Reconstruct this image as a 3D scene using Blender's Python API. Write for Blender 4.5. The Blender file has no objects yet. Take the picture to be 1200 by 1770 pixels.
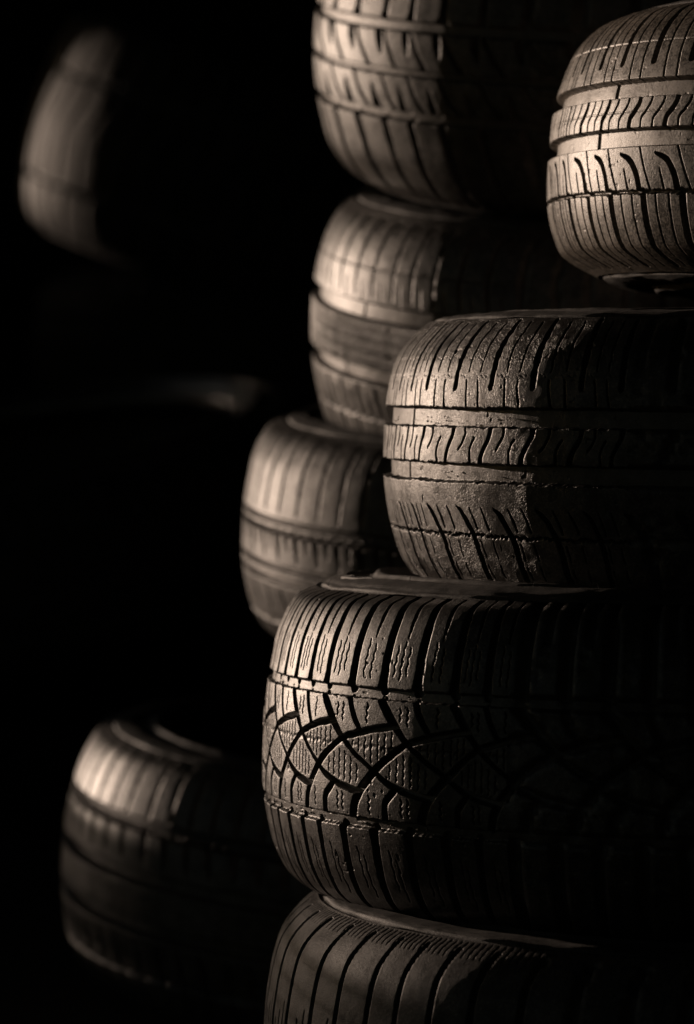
import bpy, math, random
import numpy as np

random.seed(7)
rng = np.random.default_rng(7)
scene = bpy.context.scene
col = scene.collection
R_ = math.radians
EYE = 0.66                                     # camera height above the yard, m

# ------------------------------------------------------------ camera
cam = bpy.data.cameras.new('camera')
cam_ob = bpy.data.objects.new('camera', cam)
col.objects.link(cam_ob)
cam_ob.location = (0, 0, EYE)
cam_ob.rotation_euler = (R_(90 - 3.0), 0, 0)
cam.sensor_fit = 'VERTICAL'
cam.sensor_height = 24.0
cam.lens = 73.28
cam.clip_end = 500
cam.dof.use_dof = True
cam.dof.focus_distance = 2.22
cam.dof.aperture_fstop = 3.3
cam.dof.aperture_blades = 9
scene.camera = cam_ob

# ------------------------------------------------------------ sky and sun
SUN_EL = R_(6.0)
SUN_DIR = (-0.738, 0.675)                        # towards the sun, on the ground plan
world = bpy.data.worlds.new('World')
scene.world = world
world.use_nodes = True
wt = world.node_tree
wt.nodes.clear()
wo = wt.nodes.new('ShaderNodeOutputWorld')
bg = wt.nodes.new('ShaderNodeBackground')
sky = wt.nodes.new('ShaderNodeTexSky')
sky.sky_type = 'NISHITA'
sky.sun_disc = False
sky.sun_elevation = SUN_EL
sky.sun_rotation = math.atan2(SUN_DIR[0], SUN_DIR[1])
bg.inputs[1].default_value = 0.05
wt.links.new(sky.outputs[0], bg.inputs[0])
wt.links.new(bg.outputs[0], wo.inputs[0])

sun = bpy.data.lights.new('sun', 'SUN')
sun.energy = 5.0
sun.angle = R_(0.6)
sun.color = (1.0, 0.765, 0.60)
sun_ob = bpy.data.objects.new('sun', sun)
col.objects.link(sun_ob)
from mathutils import Vector
ld = Vector((SUN_DIR[0] * math.cos(SUN_EL), SUN_DIR[1] * math.cos(SUN_EL), math.sin(SUN_EL)))
sun_ob.rotation_euler = ld.to_track_quat('Z', 'Y').to_euler()
sun_ob.location = (-6, 6, 3)

scene.view_settings.view_transform = 'Standard'
scene.view_settings.look = 'None'
scene.view_settings.exposure = -0.7
scene.view_settings.gamma = 1.0
scene.view_settings.use_curve_mapping = False
scene.render.resolution_x = 694
scene.render.resolution_y = 1024


# ------------------------------------------------------------ materials
def new_mat(name):
    m = bpy.data.materials.new(name)
    m.use_nodes = True
    nt = m.node_tree
    nt.nodes.clear()
    out = nt.nodes.new('ShaderNodeOutputMaterial')
    b = nt.nodes.new('ShaderNodeBsdfPrincipled')
    nt.links.new(b.outputs[0], out.inputs[0])
    return m, nt, b


def N(nt, kind, **kw):
    n = nt.nodes.new(kind)
    for k, v in kw.items():
        if k in n.inputs:
            n.inputs[k].default_value = v
        else:
            setattr(n, k, v)
    return n


def math_node(nt, op, a, b=None):
    n = nt.nodes.new('ShaderNodeMath')
    n.operation = op
    for i, v in enumerate((a, b)):
        if v is None:
            continue
        if isinstance(v, (int, float)):
            n.inputs[i].default_value = v
        else:
            nt.links.new(v, n.inputs[i])
    return n.outputs[0]


def mapr(nt, v, a, b, c=0.0, d=1.0):
    n = nt.nodes.new('ShaderNodeMapRange')
    n.interpolation_type = 'SMOOTHSTEP'
    for i, x in enumerate((a, b, c, d)):
        n.inputs[1 + i].default_value = x
    nt.links.new(v, n.inputs[0])
    return n.outputs[0]


def rubber(name, dust=0.5, rough=0.5, crack=0.0, seed=0.0, base=(0.030, 0.027, 0.025),
           dusty=(0.085, 0.074, 0.064), bump=1.0, spec=1.0):
    """Old tyre rubber: black compound, patchy road dust, scuffs along the running direction."""
    m, nt, b = new_mat(name)
    L = nt.links.new
    tc = nt.nodes.new('ShaderNodeTexCoord')
    mp = N(nt, 'ShaderNodeMapping')
    mp.inputs['Location'].default_value = (seed, seed * 1.7, seed * .6)
    L(tc.outputs['Object'], mp.inputs[0])
    P = mp.outputs[0]
    uvm = N(nt, 'ShaderNodeMapping')
    uvm.inputs['Scale'].default_value = (1.0, 14.0, 1.0)   # streaks run round the tyre
    uvm.inputs['Location'].default_value = (seed, seed, 0)
    L(tc.outputs['UV'], uvm.inputs[0])
    big = N(nt, 'ShaderNodeTexNoise', Scale=14.0, Detail=6.0, Roughness=0.6); L(P, big.inputs[0])
    mid = N(nt, 'ShaderNodeTexNoise', Scale=75.0, Detail=8.0, Roughness=0.68); L(P, mid.inputs[0])
    fine = N(nt, 'ShaderNodeTexNoise', Scale=520.0, Detail=5.0, Roughness=0.7); L(P, fine.inputs[0])
    grit = N(nt, 'ShaderNodeTexNoise', Scale=1300.0, Detail=2.0, Roughness=0.6); L(P, grit.inputs[0])
    streak = N(nt, 'ShaderNodeTexNoise', Scale=6.0, Detail=7.0, Roughness=0.65); L(uvm.outputs[0], streak.inputs[0])
    at = N(nt, 'ShaderNodeAttribute', attribute_name='groove')
    s = math_node(nt, 'ADD', math_node(nt, 'MULTIPLY', big.outputs[0], .45), math_node(nt, 'MULTIPLY', mid.outputs[0], .35))
    s = math_node(nt, 'ADD', s, math_node(nt, 'MULTIPLY', streak.outputs[0], .25))
    s = math_node(nt, 'ADD', s, math_node(nt, 'MULTIPLY', math_node(nt, 'SUBTRACT', fine.outputs[0], .5), 1.3))
    d = mapr(nt, s, 0.62 - 0.26 * dust, 0.86 - 0.26 * dust)
    d = math_node(nt, 'MAXIMUM', d, math_node(nt, 'MULTIPLY', at.outputs['Fac'], 0.55))
    mix = N(nt, 'ShaderNodeMix', data_type='RGBA')
    L(d, mix.inputs[0])
    mix.inputs[6].default_value = (*base, 1)
    mix.inputs[7].default_value = (*dusty, 1)
    # dark scuffs and pale specks
    sp = mapr(nt, mid.outputs[0], 0.60, 0.70)
    mix2 = N(nt, 'ShaderNodeMix', data_type='RGBA', blend_type='MULTIPLY')
    L(math_node(nt, 'MULTIPLY', sp, .6), mix2.inputs[0])
    L(mix.outputs[2], mix2.inputs[6])
    mix2.inputs[7].default_value = (0.35, 0.33, 0.32, 1)
    L(mix2.outputs[2], b.inputs['Base Color'])
    r = math_node(nt, 'ADD', rough - .12, math_node(nt, 'MULTIPLY', mid.outputs[0], .18))
    r = math_node(nt, 'ADD', r, math_node(nt, 'MULTIPLY', d, .10))
    L(r, b.inputs['Roughness'])
    b.inputs['IOR'].default_value = 1.5
    sv = math_node(nt, 'ADD', math_node(nt, 'MULTIPLY', mid.outputs[0], .6), math_node(nt, 'MULTIPLY', fine.outputs[0], .4))
    sv = math_node(nt, 'ADD', sv, math_node(nt, 'MULTIPLY', math_node(nt, 'SUBTRACT', big.outputs[0], .5), .45))
    L(mapr(nt, sv, .36, .62, .18 * spec, .66 * spec), b.inputs['Specular IOR Level'])
    # relief
    h = math_node(nt, 'ADD', math_node(nt, 'MULTIPLY', fine.outputs[0], .95), math_node(nt, 'MULTIPLY', grit.outputs[0], .60))
    h = math_node(nt, 'ADD', h, math_node(nt, 'MULTIPLY', mid.outputs[0], .9))
    h = math_node(nt, 'ADD', h, math_node(nt, 'MULTIPLY', streak.outputs[0], .5))
    if crack > 0:
        warp = N(nt, 'ShaderNodeTexNoise', Scale=90.0, Detail=3.0); L(P, warp.inputs[0])
        add = N(nt, 'ShaderNodeMix', data_type='VECTOR'); add.inputs[0].default_value = .010
        L(P, add.inputs[4]); L(warp.outputs[1], add.inputs[5])
        sc = N(nt, 'ShaderNodeMapping'); sc.inputs['Scale'].default_value = (1, 1, 1.9)
        L(add.outputs[1], sc.inputs[0])
        vo = N(nt, 'ShaderNodeTexVoronoi', feature='DISTANCE_TO_EDGE', Scale=380.0); L(sc.outputs[0], vo.inputs[0])
        cm = mapr(nt, vo.outputs[0], 0.0, 0.085)
        zone = math_node(nt, 'MULTIPLY', mapr(nt, big.outputs[0], .36, .52), crack)
        dk = math_node(nt, 'MULTIPLY', math_node(nt, 'SUBTRACT', 1.0, cm), zone)
        h = math_node(nt, 'SUBTRACT', h, math_node(nt, 'MULTIPLY', dk, 1.3))
    bp = N(nt, 'ShaderNodeBump', Strength=0.8 * bump, Distance=0.00028)
    L(h, bp.inputs['Height'])
    L(bp.outputs[0], b.inputs['Normal'])
    return m


M = {}
M['A'] = rubber('dusty_rubber_bleached', dust=.95, rough=.38, seed=3.1, dusty=(.185, .160, .136), base=(.04, .036, .032))
M['B'] = rubber('cracked_rubber', dust=.4, rough=.40, crack=.45, seed=9.2)
M['C'] = rubber('winter_rubber', dust=.35, rough=.42, seed=1.4)
M['D'] = rubber('brown_rubber', dust=.35, rough=.58, seed=5.7)
M['E'] = rubber('dusty_rubber_back', dust=.6, rough=.46, spec=.85, seed=12.5, dusty=(.095, .082, .070))
M['F'] = rubber('streaked_rubber', dust=.55, rough=.42, spec=.85, seed=15.5, dusty=(.090, .078, .067))
M['G'] = rubber('smooth_rubber', dust=.25, rough=.50, spec=.7, seed=18.0)
M['H'] = rubber('dusty_rubber_left', dust=.6, rough=.46, seed=22.0)  # usual rubber and dust colours
M['I'] = rubber('shade_toned_rubber', dust=.35, rough=.62, seed=25.0, spec=.20, base=(.018, .016, .015), dusty=(.042, .037, .033))  # colours darkened and sheen cut in place of partial shade
M['rim'] = rubber('shiny_bead_rubber', dust=.2, rough=.34, seed=28.0, bump=.6, spec=1.1)
M['P'] = rubber('shade_black_rubber', dust=.1, rough=.6, seed=27.0, base=(.018, .017, .016), dusty=(.05, .045, .04))  # colour lowered so that tyres and sidewalls sink into the dark
M['side'] = rubber('shade_sidewall_rubber', dust=.3, rough=.68, seed=31.0, bump=1.8, dusty=(.060, .050, .041), base=(.020, .018, .017))  # base and dust colours lowered to stand for the shaded sidewalls
M['liner'] = rubber('inner_liner_rubber', dust=.05, rough=.7, seed=41.0, bump=.4)


# ------------------------------------------------------------ numpy helpers
def smooth(x):
    x = np.clip(x, 0, 1)
    return x * x * (3 - 2 * x)


class Noise1:
    """periodic smooth 1-D noise, roughly -1..1"""
    def __init__(s, n, seed):
        s.a = np.random.default_rng(seed).uniform(-1, 1, n); s.n = n
    def __call__(s, x):
        x = np.mod(x, s.n); i = np.floor(x).astype(int) % s.n; f = smooth(x - np.floor(x))
        return s.a[i] * (1 - f) + s.a[(i + 1) % s.n] * f


class Noise2:
    def __init__(s, n, m, seed):
        s.a = np.random.default_rng(seed).uniform(-1, 1, (n, m)); s.n = n; s.m = m
    def __call__(s, x, y):
        xi = np.floor(x); yi = np.floor(y); fx = smooth(x - xi); fy = smooth(y - yi)
        i = xi.astype(int) % s.n; j = yi.astype(int) % s.m; i2 = (i + 1) % s.n; j2 = (j + 1) % s.m
        a = s.a
        return (a[i, j] * (1 - fx) + a[i2, j] * fx) * (1 - fy) + (a[i, j2] * (1 - fx) + a[i2, j2] * fx) * fy


class Tile:
    """Depth map of one repeat of a tread: u runs round the tyre, v from the upper to the lower shoulder (mm)."""
    def __init__(s, P, V, res=0.3):
        s.P, s.V, s.res = P, V, res
        s.nu = int(round(P / res)); s.du = P / s.nu
        s.v0 = -4.0; s.nv = int(round((V + 8) / res)) + 1
        s.h = np.zeros((s.nv, s.nu)); s.near = np.full((s.nv, s.nu), 9.0)

    def stroke(s, pts, w, d, edge=.5, mask=False, keep=0.0):
        pts = np.array(pts, float)
        ws = np.full(len(pts), float(w)) if np.isscalar(w) else np.array(w, float)
        m = ws.max() / 2 + edge + (6 if not mask else 0)
        for (a, b, wa, wb) in zip(pts[:-1], pts[1:], ws[:-1], ws[1:]):
            u0, u1 = min(a[0], b[0]) - m, max(a[0], b[0]) + m
            v0, v1 = min(a[1], b[1]) - m, max(a[1], b[1]) + m
            iu = np.arange(int(u0 / s.du) - 1, int(u1 / s.du) + 2)
            if len(iu) > s.nu:
                iu = iu[:s.nu]
            iv = np.arange(max(0, int((v0 - s.v0) / s.res)), min(s.nv, int((v1 - s.v0) / s.res) + 2))
            if len(iv) == 0:
                continue
            U, W = np.meshgrid(iu * s.du, s.v0 + iv * s.res)
            ex, ey = b - a
            ll = max(ex * ex + ey * ey, 1e-9)
            t = np.clip(((U - a[0]) * ex + (W - a[1]) * ey) / ll, 0, 1)
            dist = np.hypot(U - a[0] - t * ex, W - a[1] - t * ey) - (wa + (wb - wa) * t) / 2
            hh = d * smooth(.5 - dist / edge)
            g = np.ix_(iv, iu % s.nu)
            if mask:
                hh = hh * smooth((s.near[g] - keep) / .8)
            s.h[g] = np.maximum(s.h[g], hh)
            if not mask:
                s.near[g] = np.minimum(s.near[g], dist)

    def ring(s, v, w, d, edge=.5, amp=0.0, seed=0, gaps=0.0):
        W = (s.v0 + np.arange(s.nv) * s.res)[:, None]
        u = np.arange(s.nu)[None, :]
        n1 = Noise1(24, seed); n2 = Noise1(30, seed + 5)
        off = amp * n1(u / s.nu * 24)
        dist = np.abs(W - v - off) - w / 2 - min(amp, .3) * .5 * n2(u / s.nu * 30)
        dd = d
        if gaps > 0:
            dd = d * smooth((n2(u / s.nu * 30 + 3) + 1 - gaps) * 3)
        s.h = np.maximum(s.h, dd * smooth(.5 - dist / edge))
        s.near = np.minimum(s.near, dist)

    def zig(s, u, v0, v1, a=.9, step=2.6, w=.8, d=2.6, keep=3.0, slant=0.0):
        n = max(3, int((v1 - v0) / step))
        pts = [(u + slant * i / n + a * (1 if i % 2 else -1), v0 + (v1 - v0) * i / n) for i in range(n + 1)]
        s.stroke(pts, w, d, edge=.5, mask=True, keep=keep)

    def sample(s, u, v):
        x = np.mod(u / s.du, s.nu); y = np.clip((v - s.v0) / s.res, 0, s.nv - 1.001)
        i = np.floor(x).astype(int) % s.nu; j = np.floor(y).astype(int)
        fx = x - np.floor(x); fy = y - j; i2 = (i + 1) % s.nu
        h = s.h
        return (h[j, i] * (1 - fx) + h[j, i2] * fx) * (1 - fy) + (h[j + 1, i] * (1 - fx) + h[j + 1, i2] * fx) * fy


def curve(pts, n=8):
    """Catmull-Rom through the points"""
    p = np.array(pts, float)
    q = np.vstack([2 * p[0] - p[1], p, 2 * p[-1] - p[-2]])
    out = []
    for i in range(1, len(q) - 2):
        for k in range(n):
            t = k / n
            out.append(.5 * ((2 * q[i]) + (-q[i - 1] + q[i + 1]) * t + (2 * q[i - 1] - 5 * q[i] + 4 * q[i + 1] - q[i + 2]) * t * t
                             + (-q[i - 1] + 3 * q[i] - 3 * q[i + 1] + q[i + 2]) * t ** 3))
    out.append(q[-2])
    return np.array(out)


def wlin(ws, n):
    return np.interp(np.linspace(0, 1, n), np.linspace(0, 1, len(ws)), ws)


def cst(T, pts, w, d, n=8, **kw):
    c = curve(pts, n)
    T.stroke(c, w if np.isscalar(w) else wlin(w, len(c)), d, **kw)


def mesh_from_grid(name, parts, mat, uvs, attrs, parent):
    """parts: list of (n, m, 3) grids joined into one mesh"""
    V = []; F = []; UV = []; A = []; base = 0
    for g, uv, a in zip(parts, uvs, attrs):
        n, m, _ = g.shape
        idx = base + np.arange(n * m).reshape(n, m)
        q = np.stack([idx[:-1, :-1], idx[:-1, 1:], idx[1:, 1:], idx[1:, :-1]], -1).reshape(-1, 4)
        V.append(g.reshape(-1, 3)); UV.append(uv.reshape(-1, 2)); A.append(a.reshape(-1)); F.append(q)
        base += n * m
    V = np.vstack(V).astype(np.float32); F = np.vstack(F).astype(np.int32); UV = np.vstack(UV).astype(np.float32)
    A = np.concatenate(A).astype(np.float32)
    me = bpy.data.meshes.new(name)
    me.vertices.add(len(V)); me.vertices.foreach_set('co', V.ravel())
    me.loops.add(F.size); me.loops.foreach_set('vertex_index', F.ravel())
    me.polygons.add(len(F))
    me.polygons.foreach_set('loop_start', np.arange(0, F.size, 4, dtype=np.int32))
    me.update(calc_edges=True)
    me.polygons.foreach_set('use_smooth', np.ones(len(F), dtype=bool))
    ul = me.uv_layers.new(name='uv'); ul.data.foreach_set('uv', UV[F.ravel()].ravel())
    at = me.attributes.new('groove', 'FLOAT', 'POINT'); at.data.foreach_set('value', A)
    me.materials.append(mat)
    o = bpy.data.objects.new(name, me)
    col.objects.link(o)
    if parent is not None:
        o.parent = parent
    return o


PROF = {
    'C': [(1, -.040), (.93, -.024), (.72, -.0115), (.49, -.0055), (.22, -.001), (0, 0), (-.32, 0), (-.63, -.0065), (-.79, -.0135), (-.90, -.023), (-1, -.042)],
    'B': [(1, -.034), (.93, -.026), (.78, -.0135), (.6, -.006), (.34, -.0015), (0, 0), (-.3, -.001), (-.6, -.006), (-.85, -.0135), (-1, -.022)],
    'A': [(1, -.044), (.92, -.029), (.75, -.0150), (.5, -.006), (.25, -.001), (0, 0), (-.3, 0), (-.55, -.003), (-.78, -.011), (-.88, -.020), (-1, -.044)],
    'D': [(1, -.038), (.93, -.026), (.78, -.013), (.6, -.006), (.3, -.001), (0, 0), (-.3, -.001), (-.6, -.006), (-.78, -.013), (-.93, -.030), (-1, -.044)],
    'R': [(1, -.052), (.90, -.030), (.72, -.0150), (.5, -.007), (.25, -.0015), (0, 0), (-.25, -.0015), (-.5, -.007), (-.72, -.0150), (-.90, -.031), (-1, -.052)],
    'F': [(1, -.040), (.90, -.026), (.72, -.0140), (.5, -.006), (.25, -.001), (0, 0), (-.25, -.0015), (-.5, -.007), (-.72, -.0150), (-.90, -.031), (-1, -.052)],
    'H': [(1, -.040), (.93, -.026), (.72, -.013), (.5, -.006), (.25, -.001), (0, 0), (-.25, -.001), (-.5, -.006), (-.72, -.013), (-.92, -.030), (-1, -.048)],
}
# sidewall from the shoulder ridge inwards: (radius change, height above the ridge), m
def side_prof(rise, band=.25):
    k = rise
    return [(0, 0), (-.0022, -.0008), (-.0040, .0004), (-.0052, .0022), (-.0078, .0034), (-.012, .0038 + .45 * band * k), (-.0225, .0040 + band * k), (-.0236, .0032 + band * k),
            (-.0246, .0010 + band * k), (-.034, .0006 + (band + .03) * k), (-.0410, .0004 + (band + .10) * k), (-.0438, .0008 + (.4 + .5 * band) * k), (-.0464, .0010 + .85 * k), (-.0492, .0002 + .95 * k),
            (-.0520, -.0022 + .94 * k), (-.060, -.007 + .9 * k), (-.070, -.015 + .7 * k)]


def bead_prof(rise):
    x, z = side_prof(rise)[-1]
    return [(x, z), (x - .0035, z - .0015), (x - .0060, z - .006), (x - .0065, z - .016), (x - .003, z - .022), (x + .003, z - .023)]


def revolve(name, rz, mat, parent, nseg=360, dv=None):
    rz = np.array(rz)
    th = np.linspace(-math.pi, math.pi, nseg + 1)
    g = np.stack([-rz[:, None, 0] * np.cos(th), -rz[:, None, 0] * np.sin(th), rz[:, None, 1] + 0 * th], -1)
    # moulded rubber is never true: slow waves, small nicks
    nz_ = Noise2(48, 16, len(rz)); nf = Noise2(nseg, 40, len(rz) + 1)
    tt = np.broadcast_to((th + math.pi) / (2 * math.pi), g.shape[:2]); kk = np.broadcast_to(np.arange(len(rz))[:, None], g.shape[:2])
    off = .0009 * nz_(tt * 48, kk / 14.0) + .00035 * nf(tt * nseg * .5, kk / 3.0)
    off[:, -1] = off[:, 0]
    g[..., 2] += off
    s = np.concatenate([[0], np.cumsum(np.hypot(*np.diff(rz, axis=0).T))])
    uv = np.stack([np.broadcast_to(th * rz[:, :1] / .1, g.shape[:2]), np.broadcast_to(s[:, None] / .1, g.shape[:2])], -1)
    return mesh_from_grid(name, [g], mat, [uv], [np.zeros(g.shape[:2])], parent)


def fine_poly(pts, step=.0012):
    c = curve(pts, 6)
    return c


def side_height(re, Hs, r):
    a = np.array(side_prof(.0115, .5))[::-1]
    return Hs + np.interp(r, re + a[:, 0], a[:, 1])


def tyre(label, R, Hs, prof, T, bounds, bands, loc, tilt, roll, mat, fine=.6, arc=(-14, 62), wear=.35, jag=.35, seed=1,
         group=None, sidemat='side', coarse=(2.5, 3.5), notch=(), rise=(.008, .003), band=.2, pits=0.0):
    root = bpy.data.objects.new('tyre', None)
    col.objects.link(root)
    root.empty_display_size = .1
    root.location = (loc[0], loc[1], loc[2] + EYE)
    root.rotation_euler = (R_(tilt), R_(roll), 0)
    root['label'] = label
    root['category'] = 'tyre'
    if group:
        root['group'] = group
    # tread profile by arc length
    c = curve([(R + p[1], p[0] * Hs) for p in PROF[prof]], 24)
    ds = np.hypot(*np.diff(c, axis=0).T)
    s = np.concatenate([[0], np.cumsum(ds)]); tot = s[-1]
    tx = np.gradient(c[:, 0], s); tz = np.gradient(c[:, 1], s)
    ln = np.hypot(tx, tz); nr, nz = -tz / ln, tx / ln
    sc = T.V / (tot * 1000)
    # angular phase of the pitches (degrees)
    b = list(bounds); mean = np.mean(np.diff(b)); rs = np.random.default_rng(seed)
    n_more = int(round((360 - (b[-1] - b[0])) / mean)); n_more += (n_more + len(b) - 1) % 2
    w = rs.choice([.88, 1.0, 1.12], n_more); w *= (360 - (b[-1] - b[0])) / w.sum()
    for x in w:
        b.append(b[-1] + x)
    b = np.array(b); k = np.arange(len(b))
    # extend backwards one turn
    nper = len(b) - 1
    bb = np.concatenate([b[:-1] - 360, b]); kk = np.concatenate([k[:-1] - nper, k])
    pm = T.pm
    e1 = Noise2(400, 12, seed + 1); e2 = Noise2(int(2 * math.pi * R * 1000 / 3), 80, seed + 2); e3 = Noise2(120, 8, seed + 3)

    def grid(th, v):
        """th degrees, v mm"""
        TH, VV = np.meshgrid(th, v)
        u = np.interp(TH, bb, kk) * pm
        tu = np.mod(TH, 360) / 360
        jv = jag * .35 * e2(tu * e2.n * .6, VV / 4.0) + jag * .6 * e1(tu * 400, VV / 22.0)
        ju = jag * .6 * e2(tu * e2.n * .5 + 77, VV / 5.0)
        d = T.sample(u + ju, VV + jv)
        for (vc, wv, tn, wt, dn) in notch:          # slots across the floor of a wide groove
            dist = np.maximum(np.abs(VV - vc) - wv / 2, np.abs((TH - tn + 180) % 360 - 180) * R * 17.453 - wt / 2)
            d = np.maximum(d, dn * smooth(.5 - dist / .5) * (np.abs(VV - vc) < wv / 2 + 1))
        gr = np.clip(d / 5.0, 0, 1)
        d = d + wear * (.5 * e3(tu * 120, VV / 40.0) + .16 * e2(tu * e2.n * .5, VV / 7.0))
        pit = e2(tu * e2.n * .8 + 31, VV / 2.6 + 9) + .35 * e3(tu * 120 + 7, VV / 30.0)
        d = d + pits * smooth((pit - .93) * 5)
        ss = VV / sc / 1000
        r = np.interp(ss, s, c[:, 0]); z = np.interp(ss, s, c[:, 1])
        a = np.interp(ss, s, nr); bz = np.interp(ss, s, nz)
        r = r - a * d / 1000; z = z - bz * d / 1000
        t = np.radians(TH)
        g = np.stack([-r * np.cos(t), -r * np.sin(t), z], -1)
        uv = np.stack([t * R / .1, VV / 100.0], -1)
        return g, uv, gr
    a0, a1 = arc
    thf = np.arange(a0, a1 + 1e-6, fine / (R * 17.453))
    thc = np.linspace(thf[-1], 360 + thf[0], int((360 - (a1 - a0)) * R * 17.453 / coarse[1]))
    for (nm, v0, v1) in bands:
        vf = np.linspace(v0, v1, max(3, int(round((v1 - v0) / fine)) + 1))
        vc = np.linspace(v0, v1, max(3, int(round((v1 - v0) / coarse[0])) + 1))
        p = [grid(thf, vf), grid(thc, vc)]
        mesh_from_grid(nm, [q[0] for q in p], mat, [q[1] for q in p], [q[2] for q in p], root)
    # sidewalls, beads, liner
    re_t = R + PROF[prof][0][1]; re_b = R + PROF[prof][-1][1]
    up = [(re_t + x, Hs + z) for x, z in side_prof(rise[0], band)]
    dn = [(re_b + x, -Hs - z) for x, z in side_prof(rise[1], band)]
    sm = M[sidemat]
    o1 = revolve('sidewall', curve(up, 4), sm, root)
    o2 = revolve('sidewall', curve(dn, 4)[::-1], sm, root)
    revolve('bead', curve([(re_t + x, Hs + z) for x, z in bead_prof(rise[0])], 4), sm, root, 240)
    revolve('bead', curve([(re_b + x, -Hs - z) for x, z in bead_prof(rise[1])], 4)[::-1], sm, root, 240)
    x0, z0 = bead_prof(rise[0])[-1]; x1, z1 = bead_prof(rise[1])[-1]
    rin = R - .016
    lin = curve([(re_t + x0, Hs + z0), (re_t - .045, Hs - .016), (re_t - .012, Hs - .018), (rin - .004, Hs * .6), (rin, 0), (rin - .004, -Hs * .6),
                 (re_b - .012, -Hs + .018), (re_b - .045, -Hs + .016), (re_b + x1, -Hs - z1)], 5)
    revolve('inner_liner', lin, M['liner'], root, 180)
    return root


# ------------------------------------------------------------ tread tiles
def tile_C():
    T = Tile(72, 260); T.pm = 36
    T.ring(80.5, 7.6, 3.4, amp=.3, seed=3, edge=.9)
    T.ring(171.8, 7.4, 3.4, amp=.35, seed=4, edge=.9)
    for u in (0, 36):
        T.stroke([(u, -3), (u, 22), (u, 40), (u - .3, 66), (u - .6, 72), (u - .8, 76)], [4.5, 6.5, 7.4, 7.4, 8.2, 9.8], 7.5, edge=.9)
        T.stroke([(u - 5, 258), (u - 5, 236), (u - 5, 190), (u - 5, 182), (u - 5, 176.5)], [5, 6.5, 7.0, 7.6, 9.4], 7.5, edge=.9)
    m = lambda L: [(a * 72, b) for a, b in L]
    # centre lattice: grooves sweeping down to the right, crossed by grooves rising from the lower ring
    cst(T, m([(0, 85), (.12, 94), (.28, 105), (.45, 115), (.65, 124), (.90, 133)]), [6.6, 6.6, 6.0, 4.0, 2.8, 2.4, 2.2], 7, edge=.9)
    cst(T, m([(.90, 133), (1.12, 141), (1.35, 146), (1.58, 149), (1.73, 150)]), [2.2, 3.6, 4.2, 4.0], 7, edge=.9)
    cst(T, m([(.63, 166.5), (.67, 157), (.77, 147), (.92, 137), (1.10, 127), (1.30, 118.5), (1.42, 114), (1.6, 110.5), (1.85, 106.5), (2.1, 103.5), (2.22, 102.5)]),
        [7.2, 6.8, 6.2, 5.6, 4.6, 3.6, 3.4, 4.0, 4.2, 4.2, 3.6], 7, edge=.9)
    cst(T, m([(.5, 85), (.57, 95), (.70, 106)]), [4.6, 4.4, 3.0], 6, edge=.9)
    cst(T, m([(.12, 167), (.13, 156), (.26, 147)]), [5.4, 5.2, 4.2], 6, edge=.9)
    for u in (18, 54):
        T.stroke([(u, -3), (u, 26), (u, 40)], [1.6, 2.8, .6], 4.5, edge=.8)
        T.stroke([(u - 5, 260), (u - 5, 248), (u - 5, 240)], [2.2, 2.4, .6], 4, edge=.8)
    for u, ks in ((18, ((-6.4, 46, 68), (0, 41, 70), (6.2, 47, 66))), (54, ((-4, 43, 69), (3.6, 46, 70)))):
        for du, a, b in ks:
            T.zig(u + du - .5, a, b, a=.65, step=3.3, w=.85, d=2.6, keep=2.0, slant=-1.5)
        for du, a, b in ((-3.6, 190, 220), (3.2, 196, 228)):
            T.zig(u - 5 + du, a, b, a=.6, step=4.6, w=.8, d=2.4, keep=2.0, slant=3)
    T.zig(.30 * 72, 90, 104, a=.9, step=2.2, w=.85, keep=2.4); T.zig(.40 * 72, 89, 101, a=.9, step=2.2, w=.85, keep=2.4)
    T.zig(.80 * 72, 88, 101, a=.9, step=2.2, w=.85, keep=2.4)
    # the big lattice blocks: wavy sipes side by side
    for u, a, b in ((.60, 113, 119), (.70, 112, 123), (.80, 110.5, 126), (.90, 109, 129), (1.0, 108, 129), (1.1, 107, 123), (1.2, 106, 118),
                    (.18, 129, 139), (.28, 125, 142), (.38, 122, 143), (.48, 123, 144), (.58, 127, 145), (.68, 131, 143)):
        T.zig(u * 72, a, b, a=.5, step=2.6, w=.75, d=2.2, keep=1.8)
    for u, n in ((.36, 2), (.88, 1)):
        for k in range(n):
            T.zig((u + .09 * k) * 72, 152, 164, a=.9, step=2.1, w=.8, keep=2.0)
    T.ring(118, 2.2, .35, amp=1.0, seed=8, gaps=.3, edge=1.6)
    return T


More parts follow.
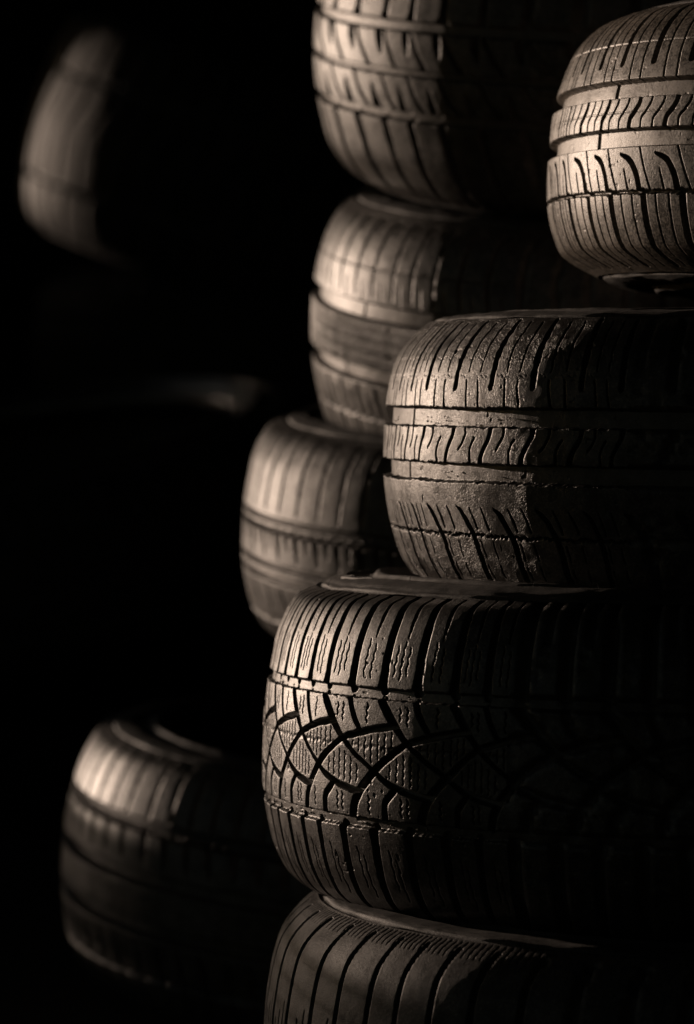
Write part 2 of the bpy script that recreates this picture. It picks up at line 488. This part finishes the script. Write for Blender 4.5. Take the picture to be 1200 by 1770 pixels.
def tile_B():
    T = Tile(44, 207); T.pm = 44
    T.ring(82, 13.8, 6.6, edge=1.0, amp=.35, seed=2)
    T.ring(122, 13.4, 6.6, edge=1.0, amp=.35, seed=6)
    T.stroke([(-1, 3), (0, 30), (0, 60)], [3.2, 5.4, 4.6], 7.5)
    for u in (15, 29):
        T.stroke([(u, 5), (u, 30), (u, 48)], [1.3, 1.2, .8], 4)
        T.stroke([(u - 1, 55), (u + .6, 64), (u + 3.2, 76)], [.9, 1.2, 1.6], 4)
    cst(T, [(4, 88), (2.5, 94), (0, 99), (-5, 106), (-7, 111), (-7.5, 116)], [4.2, 3.2, 2.8, 2.8, 3.4, 3.8], 6.5)
    cst(T, [(18.6, 88), (18, 95), (14, 101), (10, 105)], [2.4, 1.4, 1.1, 1.0], 4)
    cst(T, [(30, 97), (26.5, 101), (24, 107), (24.5, 116)], [.9, 1.2, 1.3, 2.0], 4)
    cst(T, [(5, 147), (11, 151), (17, 159), (23, 170), (25.5, 186), (26.5, 209)], [.8, 3.6, 4.2, 4.6, 5.0, 5.0], 7)
    for u in (21, 35):
        T.stroke([(u, 147), (u + 4, 155), (u + 7, 163)], [.6, 1.5, 1.4], 4)
        T.stroke([(u + 9, 172), (u + 11, 184)], [.9, .8], 2.5)
        T.stroke([(u + 11, 190), (u + 12, 200)], [1.2, .8], 1.6)
    T.ring(167.5, 1.9, 3.4, edge=.8, amp=.8, seed=12, gaps=.25)
    T.ring(52, .5, .6, amp=1.4, seed=15, gaps=.7)
    T.ring(38, .5, .5, amp=1.4, seed=16, gaps=.8)
    return T


def tile_A():
    T = Tile(40, 250); T.pm = 40
    T.ring(88.5, 14, 6.8, edge=1.0, amp=.15, seed=2)
    T.ring(127.5, 13.6, 6.8, edge=1.0, amp=.15, seed=6)
    T.stroke([(0, 3), (0, 30), (0, 67)], [3.4, 5.4, 5.2], 7.5)
    for u in (13, 26.5):
        T.stroke([(u, 5), (u, 40), (u, 62), (u + 2.5, 82)], [1.1, 1.1, 1.1, 1.2], 4)
        cst(T, [(u - 4.6 + 0, 95), (u - 6, 101), (u - 11, 108), (u - 15.5, 113), (u - 16, 121)], 1.1, 4)
        T.stroke([(u + 4, 172), (u + 4.5, 205), (u + 5, 226)], [1.2, 1.1, .8], 4)
        T.stroke([(u + 4, 231), (u + 4, 240)], 1.4, 2)
    T.ring(50, .7, .7, amp=.1, seed=2)
    T.ring(107.5, .6, .5, amp=.2, seed=3)
    cst(T, [(-4.6, 94), (-6, 101), (-11, 108), (-15.5, 113), (-16.5, 121.5)], [3.8, 3.4, 3.4, 3.4, 4.0], 7)
    cst(T, [(-24, 140), (-15, 143.5), (-9.5, 148), (-4, 157), (0, 170)], [1.2, 3.6, 4.0, 4.4, 5.0], 7)
    cst(T, [(-2, 134), (4, 150), (12, 169)], 1.0, 4)
    T.stroke([(-19, 152), (-14, 168)], [.8, 1.4], 3.5)
    T.ring(170, 2.4, 4.6, edge=.9, amp=.4, seed=12)
    T.stroke([(4, 170), (4, 205), (6, 240)], [5.4, 5.6, 4.4], 7.5)
    return T


def tile_D():
    T = Tile(37, 250); T.pm = 37
    T.stroke(curve([(6, 10), (2, 24), (0, 40), (0, 75), (0, 118)]), 4.8, 7.5)
    for i in range(6):
        T.stroke([(i * 6.17 + 2, 2), (i * 6.17, 17)], [1.2, .7], .9)
    T.stroke([(18, 88), (18, 104)], 1.2, 2.5); T.stroke([(9, 95), (9, 118)], 1.2, 2.5)
    T.stroke([(27, 80), (27, 118)], 1.0, 2.5)
    T.ring(124, 11, 6); T.ring(168, 9, 6)
    T.stroke([(0, 176), (0, 250)], 4, 6)
    return T


def tile_E():
    T = Tile(27, 260); T.pm = 27
    T.ring(131, 4.6, 6, seed=1, amp=.1)
    T.ring(93, 8.5, 6.5, edge=.9, amp=.2, seed=2)
    T.ring(167, 8.0, 6.5, edge=.9, amp=.2, seed=3)
    T.stroke([(0, 2), (0, 60), (0, 82), (0, 87)], [3, 4.2, 4.4, 7], 7, edge=1)
    T.ring(66, .9, 1.2)
    cst(T, [(-4, 98), (-3, 106), (-1, 116)], [5.0, 5.4, 1.6], 7)
    cst(T, [(1.5, 98), (7, 112), (17, 130)], [2.4, 2.4, 2.8], 6)
    cst(T, [(0, 134), (6, 150), (15, 163)], [2.2, 2.4, 2.0], 5)
    cst(T, [(-9, 143), (-6, 156), (-4, 163)], [1.6, 5.2, 5.8], 7)
    cst(T, [(0, 172), (3, 195), (6, 225), (7, 252)], [5.6, 5.2, 5, 4.6], 8)
    T.stroke([(19, 236), (20, 254)], [1.2, 3], 4)
    return T


def tile_F():
    T = Tile(30, 240); T.pm = 30
    T.ring(83, 13, 8, edge=.9); T.ring(134, 11.5, 8, edge=.9)
    cst(T, [(7, 8), (2, 22), (0, 45), (1, 58), (4.5, 71)], [2.2, 3.4, 3.8, 3.4, 1.6], 7)
    T.stroke([(15, 10), (13, 20)], 1.6, 3); T.stroke([(14, 60), (19, 76)], 1.0, 3)
    T.ring(49, .9, 1.3, amp=.2)
    for i in range(10):
        T.stroke([(i * 3, 91), (i * 3, 127)], .9, 1.6)
    for v in (99, 108, 118):
        T.ring(v, 1.0, .8, amp=.2, seed=int(v))
    cst(T, [(0, 150), (6, 166), (11, 190), (14, 232)], [2, 3.0, 3.4, 3.0], 6)
    cst(T, [(-15, 142), (-11, 155), (-6, 169)], [1.2, 1.8, 1.6], 4)
    T.stroke([(12, 144), (19, 166)], 1.4, 4); T.stroke([(-2, 174), (-1, 200)], 1.3, 3)
    T.ring(169, 1.5, 3.2, amp=.3)
    return T


def tile_G():
    T = Tile(34, 215); T.pm = 34
    for v, w in ((85, 3.8), (93.5, 3.8), (123, 3.6), (134.5, 4.2), (172, 2.6)):
        T.ring(v, w, 7, edge=.9, amp=.2, seed=int(v))
    cst(T, [(5, 10), (1, 30), (0, 52), (0, 76)], [3.4, 4.4, 4.4, 3.4], 7)
    T.stroke([(17, 16), (16, 34)], 1.6, 2.5)
    cst(T, [(0, 94), (2, 102), (6, 115)], [8, 7, 1.8], 11, edge=1)
    cst(T, [(18, 94), (19, 98), (21, 107)], [7, 5.4, 1.4], 11, edge=1)
    T.ring(89, 1, 1)
    cst(T, [(10, 140), (12, 150), (16, 160)], [1, 3, 1], 3)
    T.stroke([(0, 174), (4, 205)], 3, 5)
    return T


def tile_H():
    T = Tile(30, 264); T.pm = 30
    for v, w in ((68, 7.0), (75, 2.0), (117, 11), (163, 12), (207, 4)):
        T.ring(v, w, 13, edge=1.2, amp=.2, seed=int(v))
    T.stroke([(3, 6), (0, 24), (0, 60)], [4, 5.6, 4], 8)
    cst(T, [(0, 76), (3, 90), (6, 102)], [7, 6, 1.8], 7)
    cst(T, [(0, 174), (4, 186), (8, 204)], [2, 6, 6], 7)
    T.stroke([(9, 210), (12, 262)], 3.4, 6)
    return T


def tile_I():
    T = Tile(61, 400, .4); T.pm = 61
    k = 400 / 286
    T.ring(76 * k, 9, 12, edge=1.2); T.ring(212 * k, 9, 12, edge=1.2)
    T.stroke([(0, 8), (0, 72 * k)], 13, 14)
    cst(T, [(0, 82 * k), (-12, 110 * k), (-34, 140 * k)], [14, 13, 6], 14)
    cst(T, [(20, 146 * k), (26, 180 * k), (30, 206 * k)], [6, 13, 14], 14)
    T.stroke([(0, 218 * k), (0, 390)], 13, 14)
    return T


def tile_P():
    """plain ribbed tread for the tyres that stay in the dark"""
    T = Tile(36, 230, .6); T.pm = 36
    for v in (70, 115, 160):
        T.ring(v, 9, 7)
    T.stroke([(0, 4), (0, 58)], 4, 7); T.stroke([(0, 172), (0, 226)], 4, 7)
    return T


WALL = 1.0


def bands(*cuts):
    """flat list edge, name, edge, name, ... ; the cuts lie on the groove floors so that the walls belong to the ribs"""
    e = list(cuts[0::2]); nm = cuts[1::2]
    for i, n in enumerate(nm):
        if n == 'groove':
            e[i] += WALL; e[i + 1] -= WALL
    return [(n, e[i], e[i + 1]) for i, n in enumerate(nm)]


# ------------------------------------------------------------ the tyres
SH, RB, GR = 'shoulder_rib', 'tread_rib', 'groove'
t_C = tyre('large winter tyre with zigzag sipes and criss-cross centre blocks, under the cracked tyre',
           .326, .116, 'C', tile_C(), [12, 16.5, 21.2, 26.0, 30.6, 36.5, 42.6, 48.5, 54.3], bands(0, SH, 76.7, GR, 84.3, RB, 168.1, GR, 175.5, SH, 260),
           (.2614, 2.40, -.3008), -2, .5, M['C'], fine=.55, seed=11, jag=.5, rise=(.0115, .002), band=.45, pits=.7)
t_B = tyre('cracked tyre with two wide grooves and curved shoulder slots, resting on the large winter tyre',
           .310, .096, 'B', tile_B(), [8, 13.0, 18.7, 23.9, 31.8, 39.6, 47.2, 55], bands(0, SH, 75.2, GR, 88.8, RB, 115.4, GR, 128.6, SH, 207),
           (.3382, 2.42, -.0789), -.8, .5, M['B'], fine=.55, seed=21, jag=1.0, wear=.6, pits=.8,
           rise=(.008, .001),
           notch=((82, 12.5, 17.8, 3.6, 9), (122, 12.5, 16.5, 3.6, 9)))
t_A = tyre('dusty pale tyre with S-shaped cuts in its middle rib, topmost of the right-hand stack',
           .312, .098, 'A', tile_A(), [4.6, 9.9, 14.1, 21.1, 27.2, 34.5, 41.8, 49.2], bands(0, SH, 81.5, GR, 95.5, RB, 120.7, GR, 134.3, RB, 169.9, SH, 250),
           (.4693, 2.44, .1375), -1, 3.5, M['A'], fine=.55, seed=31, jag=.2, wear=.3, pits=.4, rise=(.004, .009),
           notch=((88.5, 13, 25.8, 4.5, 11), (127.5, 13, 22.2, 5.0, 11)))
t_D = tyre('brownish tyre with straight cross grooves and a wide flat sidewall, lowest of the right-hand stack',
           .335, .108, 'D', tile_D(), [12, 18.4, 26.0, 31.9, 38.1, 43.0, 48.3], bands(0, SH, 118.5, GR, 129.5, RB, 163.5, GR, 172.5, SH, 250),
           (.2725, 2.32, -.5238), -2.5, 1.5, M['D'], fine=.8, seed=41, rise=(.005, .002), band=.1)
t_E = tyre('blurred tyre with slanted wedge cuts in its ribs, topmost of the middle stack',
           .349, .1256, 'R', tile_E(), [9, 17.9, 27.0, 35.1, 41.2, 47.7, 55], bands(0, SH, 88.5, GR, 97.5, RB, 128.5, GR, 133.5, RB, 163, GR, 171, SH, 260),
           (.3169, 3.06, .2916), 11, 0, M['E'], fine=.9, seed=51, rise=(.004, .002))
t_F = tyre('blurred tyre with finely lined middle rib, second from the top in the middle stack',
           .3285, .127, 'F', tile_F(), [15, 21.3, 27.3, 32.7, 38.2, 42.8, 47.5], bands(0, SH, 76.5, GR, 89.5, RB, 128, GR, 140, SH, 240),
           (.2933, 3.08, .0200), 9, .5, M['F'], fine=.9, seed=61,
           notch=((83, 14, 30, 5, 9), (134, 13, 24, 5, 9)))
t_G = tyre('smooth worn tyre with thin double grooves and teardrop cuts, lowest of the middle stack',
           .333, .107, 'C', tile_G(), [27, 33.0, 38.7, 43.9, 48.8], bands(0, SH, 84, GR, 94.5, RB, 122, GR, 136, SH, 215),
           (.2297, 3.10, -.1790), 4.5, .5, M['G'], fine=.9, seed=71)
t_H = tyre('blurred tyre in deep shade with a bright band on its top rib, lower left corner',
           .335, .130, 'H', tile_H(), [27, 32.6, 37.8, 43.9, 48.9, 53.9], bands(0, SH, 64.5, GR, 76, RB, 111.5, GR, 122.5, RB, 157, GR, 169, SH, 264),
           (.0327, 3.30, -.5500), 2, 5, M['H'], fine=1.2, seed=81, sidemat='P',  # black sidewalls stand in for shade around the opening
           notch=((117, 10, 40, 7, 10), (163, 11, 36, 7, 10)))
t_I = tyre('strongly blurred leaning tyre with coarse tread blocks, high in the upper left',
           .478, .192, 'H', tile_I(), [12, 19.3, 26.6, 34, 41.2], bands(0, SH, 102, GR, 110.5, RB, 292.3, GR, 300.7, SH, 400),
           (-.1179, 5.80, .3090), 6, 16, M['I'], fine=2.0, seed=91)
P = tile_P()
pb = bands(0, SH, 65.5, GR, 74.5, RB, 110.5, GR, 119.5, RB, 155.5, GR, 164.5, SH, 230)
t_J = tyre('big dark tyre lying with its open rim hole in view, at the left edge',
           .528, .122, 'R', P, [0, 5, 10], pb, (-.530, 4.50, -.2645), 8, -9, M['P'], sidemat='rim', rise=(.012, .003), band=.1, fine=1.8, seed=101, arc=(60, 200))
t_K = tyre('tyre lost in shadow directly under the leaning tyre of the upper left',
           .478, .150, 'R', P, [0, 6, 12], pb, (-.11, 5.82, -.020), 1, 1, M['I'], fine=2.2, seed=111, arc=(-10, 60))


# ------------------------------------------------------------ small marks on the winter tyre's sidewall
def strokes_on_side(name, parent, R, Hs, prof, lines, w, h, mat):
    """raised moulding: polylines in (angle deg, radius m) on the upper sidewall"""
    re = R + PROF[prof][0][1]
    V = []; F = []
    for ln in lines:
        p = []
        for (a, b) in zip(ln[:-1], ln[1:]):
            n = max(1, int(abs(a[0] - b[0]) * 2))
            for k in range(n):
                p.append((a[0] + (b[0] - a[0]) * k / n, a[1] + (b[1] - a[1]) * k / n))
        p.append(ln[-1])
        q = np.array([(-r * math.cos(R_(t)), -r * math.sin(R_(t)), side_height(re, Hs, r)) for t, r in p])
        base = len(V)
        for i in range(len(q)):
            a = q[max(0, i - 1)]; b = q[min(len(q) - 1, i + 1)]
            d = (b - a)[:2]; d = d / max(1e-9, np.hypot(*d)); nn = np.array([-d[1], d[0], 0]) * w / 2
            for sgn, hh in ((-1, -.001), (-.7, h), (.7, h), (1, -.001)):
                V.append(tuple(q[i] + nn * sgn + np.array([0, 0, hh])))
        for i in range(len(q) - 1):
            for k in range(3):
                a = base + i * 4 + k
                F.append((a, a + 1, a + 5, a + 4))
    me = bpy.data.meshes.new(name)
    me.from_pydata(V, [], F); me.update()
    me.materials.append(mat)
    o = bpy.data.objects.new(name, me); col.objects.link(o); o.parent = parent
    return o


th0 = 20.0
box = [(9, .270), (18, .2675), (25, .258), (13, .260), (9, .270)]
zz = [(12.5 + i * .95, (.2665 if i % 2 else .2620) - i * .0002) for i in range(9)]
strokes_on_side('moulded_mark', t_C, .326, .116, 'C', [box, zz], .0008, .0006, M['side'])
# worn, unreadable raised strokes of the maker's lettering
let = []
for a in (58, 63, 68, 73, 78, 83):
    let += [[(a, .262), (a + 3.4, .262)], [(a + 3.4, .262), (a + .6, .246)], [(a + .6, .246), (a + 3.8, .246)]]
strokes_on_side('sidewall_lettering', t_C, .326, .116, 'C', let, .0013, .0006, M['side'])


def hair(parent, R, Hs, prof, th, r, L, lean, mat):
    """a thin moulding hair standing on the sidewall"""
    re = R + PROF[prof][0][1]
    z = float(side_height(re, Hs, r)); x, y = -r * math.cos(R_(th)), -r * math.sin(R_(th))
    V = []; F = []
    n = 6; k = 5
    for i in range(n):
        t = i / (n - 1); rad = .00035 * (1 - .6 * t)
        cx, cy, cz = x + lean[0] * t * t * L, y + lean[1] * t * t * L, z - .001 + L * t
        for j in range(k):
            a = 2 * math.pi * j / k
            V.append((cx + rad * math.cos(a), cy + rad * math.sin(a), cz))
    for i in range(n - 1):
        for j in range(k):
            F.append((i * k + j, i * k + (j + 1) % k, (i + 1) * k + (j + 1) % k, (i + 1) * k + j))
    me = bpy.data.meshes.new('moulding_hair'); me.from_pydata(V, [], F); me.update(); me.materials.append(mat)
    o = bpy.data.objects.new('moulding_hair', me); col.objects.link(o); o.parent = parent


for th, r, L, lean in ((34, .262, .011, (.25, 0)), (37, .238, .008, (-.2, .2)), (58, .250, .010, (.5, 0)), (10, .281, .006, (.4, -.2)),
                       (70, .255, .007, (-.3, .1)), (47, .236, .006, (.8, 0))):
    hair(t_C, .326, .116, 'C', th, r, L, lean, M['side'])


def grit(parent, R, items, mat):
    V = []; F = []
    for th, z, dr, sz in items:
        r = R - dr; t = R_(th)
        c = np.array([-r * math.cos(t), -r * math.sin(t), z])
        base = len(V)
        rr_ = random.Random(int(th * 1000 + z * 1e5))
        for v in ((1, 0, 0), (-1, 0, 0), (0, 1, 0), (0, -1, 0), (0, 0, 1), (0, 0, -1)):
            V.append(tuple(c + np.array(v) * sz * rr_.uniform(.6, 1.2)))
        for f in ((0, 2, 4), (2, 1, 4), (1, 3, 4), (3, 0, 4), (2, 0, 5), (1, 2, 5), (3, 1, 5), (0, 3, 5)):
            F.append(tuple(base + k for k in f))
    me = bpy.data.meshes.new('grit'); me.from_pydata(V, [], F); me.update(); me.materials.append(mat)
    o = bpy.data.objects.new('grit', me); col.objects.link(o); o.parent = parent; o['kind'] = 'stuff'


stone = rubber('grit_stone', dust=.9, rough=.6, seed=50, base=(.12, .10, .085), dusty=(.34, .30, .26), bump=.3)
rg = random.Random(5)
grit(t_C, .326, [(rg.uniform(5, 60), rg.choice((.0465, -.0445)) + rg.uniform(-.002, .002), rg.uniform(.0015, .0035), rg.uniform(.0006, .0014)) for _ in range(46)], stone)
grit(t_B, .310, [(rg.uniform(3, 56), rg.choice((.020, -.0195)) + rg.uniform(-.005, .005), rg.uniform(.0058, .0066), rg.uniform(.0005, .0011)) for _ in range(40)], stone)

# ------------------------------------------------------------ ground and dark backdrop
def simple_mat(name, c0, c1, scale, rough=.9, bump=.3, dist=.01):
    m, nt, b = new_mat(name)
    L = nt.links.new
    tc = nt.nodes.new('ShaderNodeTexCoord')
    n1 = N(nt, 'ShaderNodeTexNoise', Scale=scale, Detail=8.0, Roughness=.65); L(tc.outputs['Object'], n1.inputs[0])
    mx = N(nt, 'ShaderNodeMix', data_type='RGBA')
    L(n1.outputs[0], mx.inputs[0]); mx.inputs[6].default_value = (*c0, 1); mx.inputs[7].default_value = (*c1, 1)
    L(mx.outputs[2], b.inputs['Base Color']); b.inputs['Roughness'].default_value = rough
    b.inputs['Specular IOR Level'].default_value = .15
    bp = N(nt, 'ShaderNodeBump', Strength=bump, Distance=dist); L(n1.outputs[0], bp.inputs['Height']); L(bp.outputs[0], b.inputs['Normal'])
    return m


def box_obj(name, lo, hi, mat, kind='structure'):
    x0, y0, z0 = lo; x1, y1, z1 = hi
    V = [(x0, y0, z0), (x1, y0, z0), (x1, y1, z0), (x0, y1, z0), (x0, y0, z1), (x1, y0, z1), (x1, y1, z1), (x0, y1, z1)]
    F = [(0, 3, 2, 1), (4, 5, 6, 7), (0, 1, 5, 4), (1, 2, 6, 5), (2, 3, 7, 6), (3, 0, 4, 7)]
    me = bpy.data.meshes.new(name); me.from_pydata(V, [], F); me.update(); me.materials.append(mat)
    o = bpy.data.objects.new(name, me); col.objects.link(o)
    if kind:
        o['kind'] = kind
    return o


asphalt = simple_mat('oily_asphalt', (.012, .011, .010), (.030, .027, .024), 60, bump=.6)
black_boards = simple_mat('near_black_boards', (.006, .006, .006), (.014, .013, .012), 9)  # near-black colour stands in for the darkness behind the tyres
conc = simple_mat('old_concrete', (.10, .095, .085), (.22, .20, .18), 12)
# added shed shell cuts the skylight; the low sun enters at the left
box_obj('ground', (-60, -60, -.30), (60, 60, -.001), asphalt)
box_obj('backdrop_wall', (-1.5, 6.5, 0), (6, 6.75, 3.2), black_boards)  # dark backdrop added to hide the sky
box_obj('light_block_right', (6.002, -3, 0), (6.25, 6.75, 3.2), black_boards)
box_obj('light_block_front', (-1.5, -3.25, 0), (6.25, -3.002, 3.2), black_boards)
box_obj('light_block_roof', (-5.5, -3.5, 3.202), (6.5, 7.0, 3.35), black_boards)  # added above the view to block skylight
# slatted fence, added out of view: its shade keeps the sun off the ground and dims the lowest tyres
Lx, Ly = SUN_DIR; Px, Py = .675, .738
wood = simple_mat('weathered_wood', (.09, .075, .06), (.20, .17, .14), 20)
fence = bpy.data.objects.new('shade_fence', None); col.objects.link(fence)
fence.location = (5 * Lx, 5 * Ly, 0); fence.rotation_euler = (0, 0, math.atan2(Py, Px))
fence['label'] = 'added unseen slatted fence that shades the tyre stacks'; fence['category'] = 'fence'


def shade_slat(name, w0, w1, z0, z1, y=0.0, t=.02):
    o = box_obj(name, (0, 0, 0), (w1 - w0, t, z1 - z0), wood, None)
    o.parent = fence; o.location = (w0, y, z0)


for w0, w1, hgt, op, kb in ((-1.0, 1.85, .61, .20, .31), (1.855, 2.28, .47, .17, .31), (2.285, 3.45, 1.25, .15, .31), (3.455, 5.4, .91, .0, .87)):
    n = int((hgt - kb) / .020)
    for i in range(n):
        z1 = hgt - i * .020
        shade_slat('shade_slat', w0, w1, z1 - .020 * (1 - op), z1)
    shade_slat('shade_board', w0, w1, 0, hgt - n * .020 - .002)
for w, h in ((-1.0, .63), (1.85, .63), (2.28, 1.27), (3.45, 1.27), (5.36, .93)):
    shade_slat('shade_post', w - .03, w + .03, 0, h, .0205, .06)
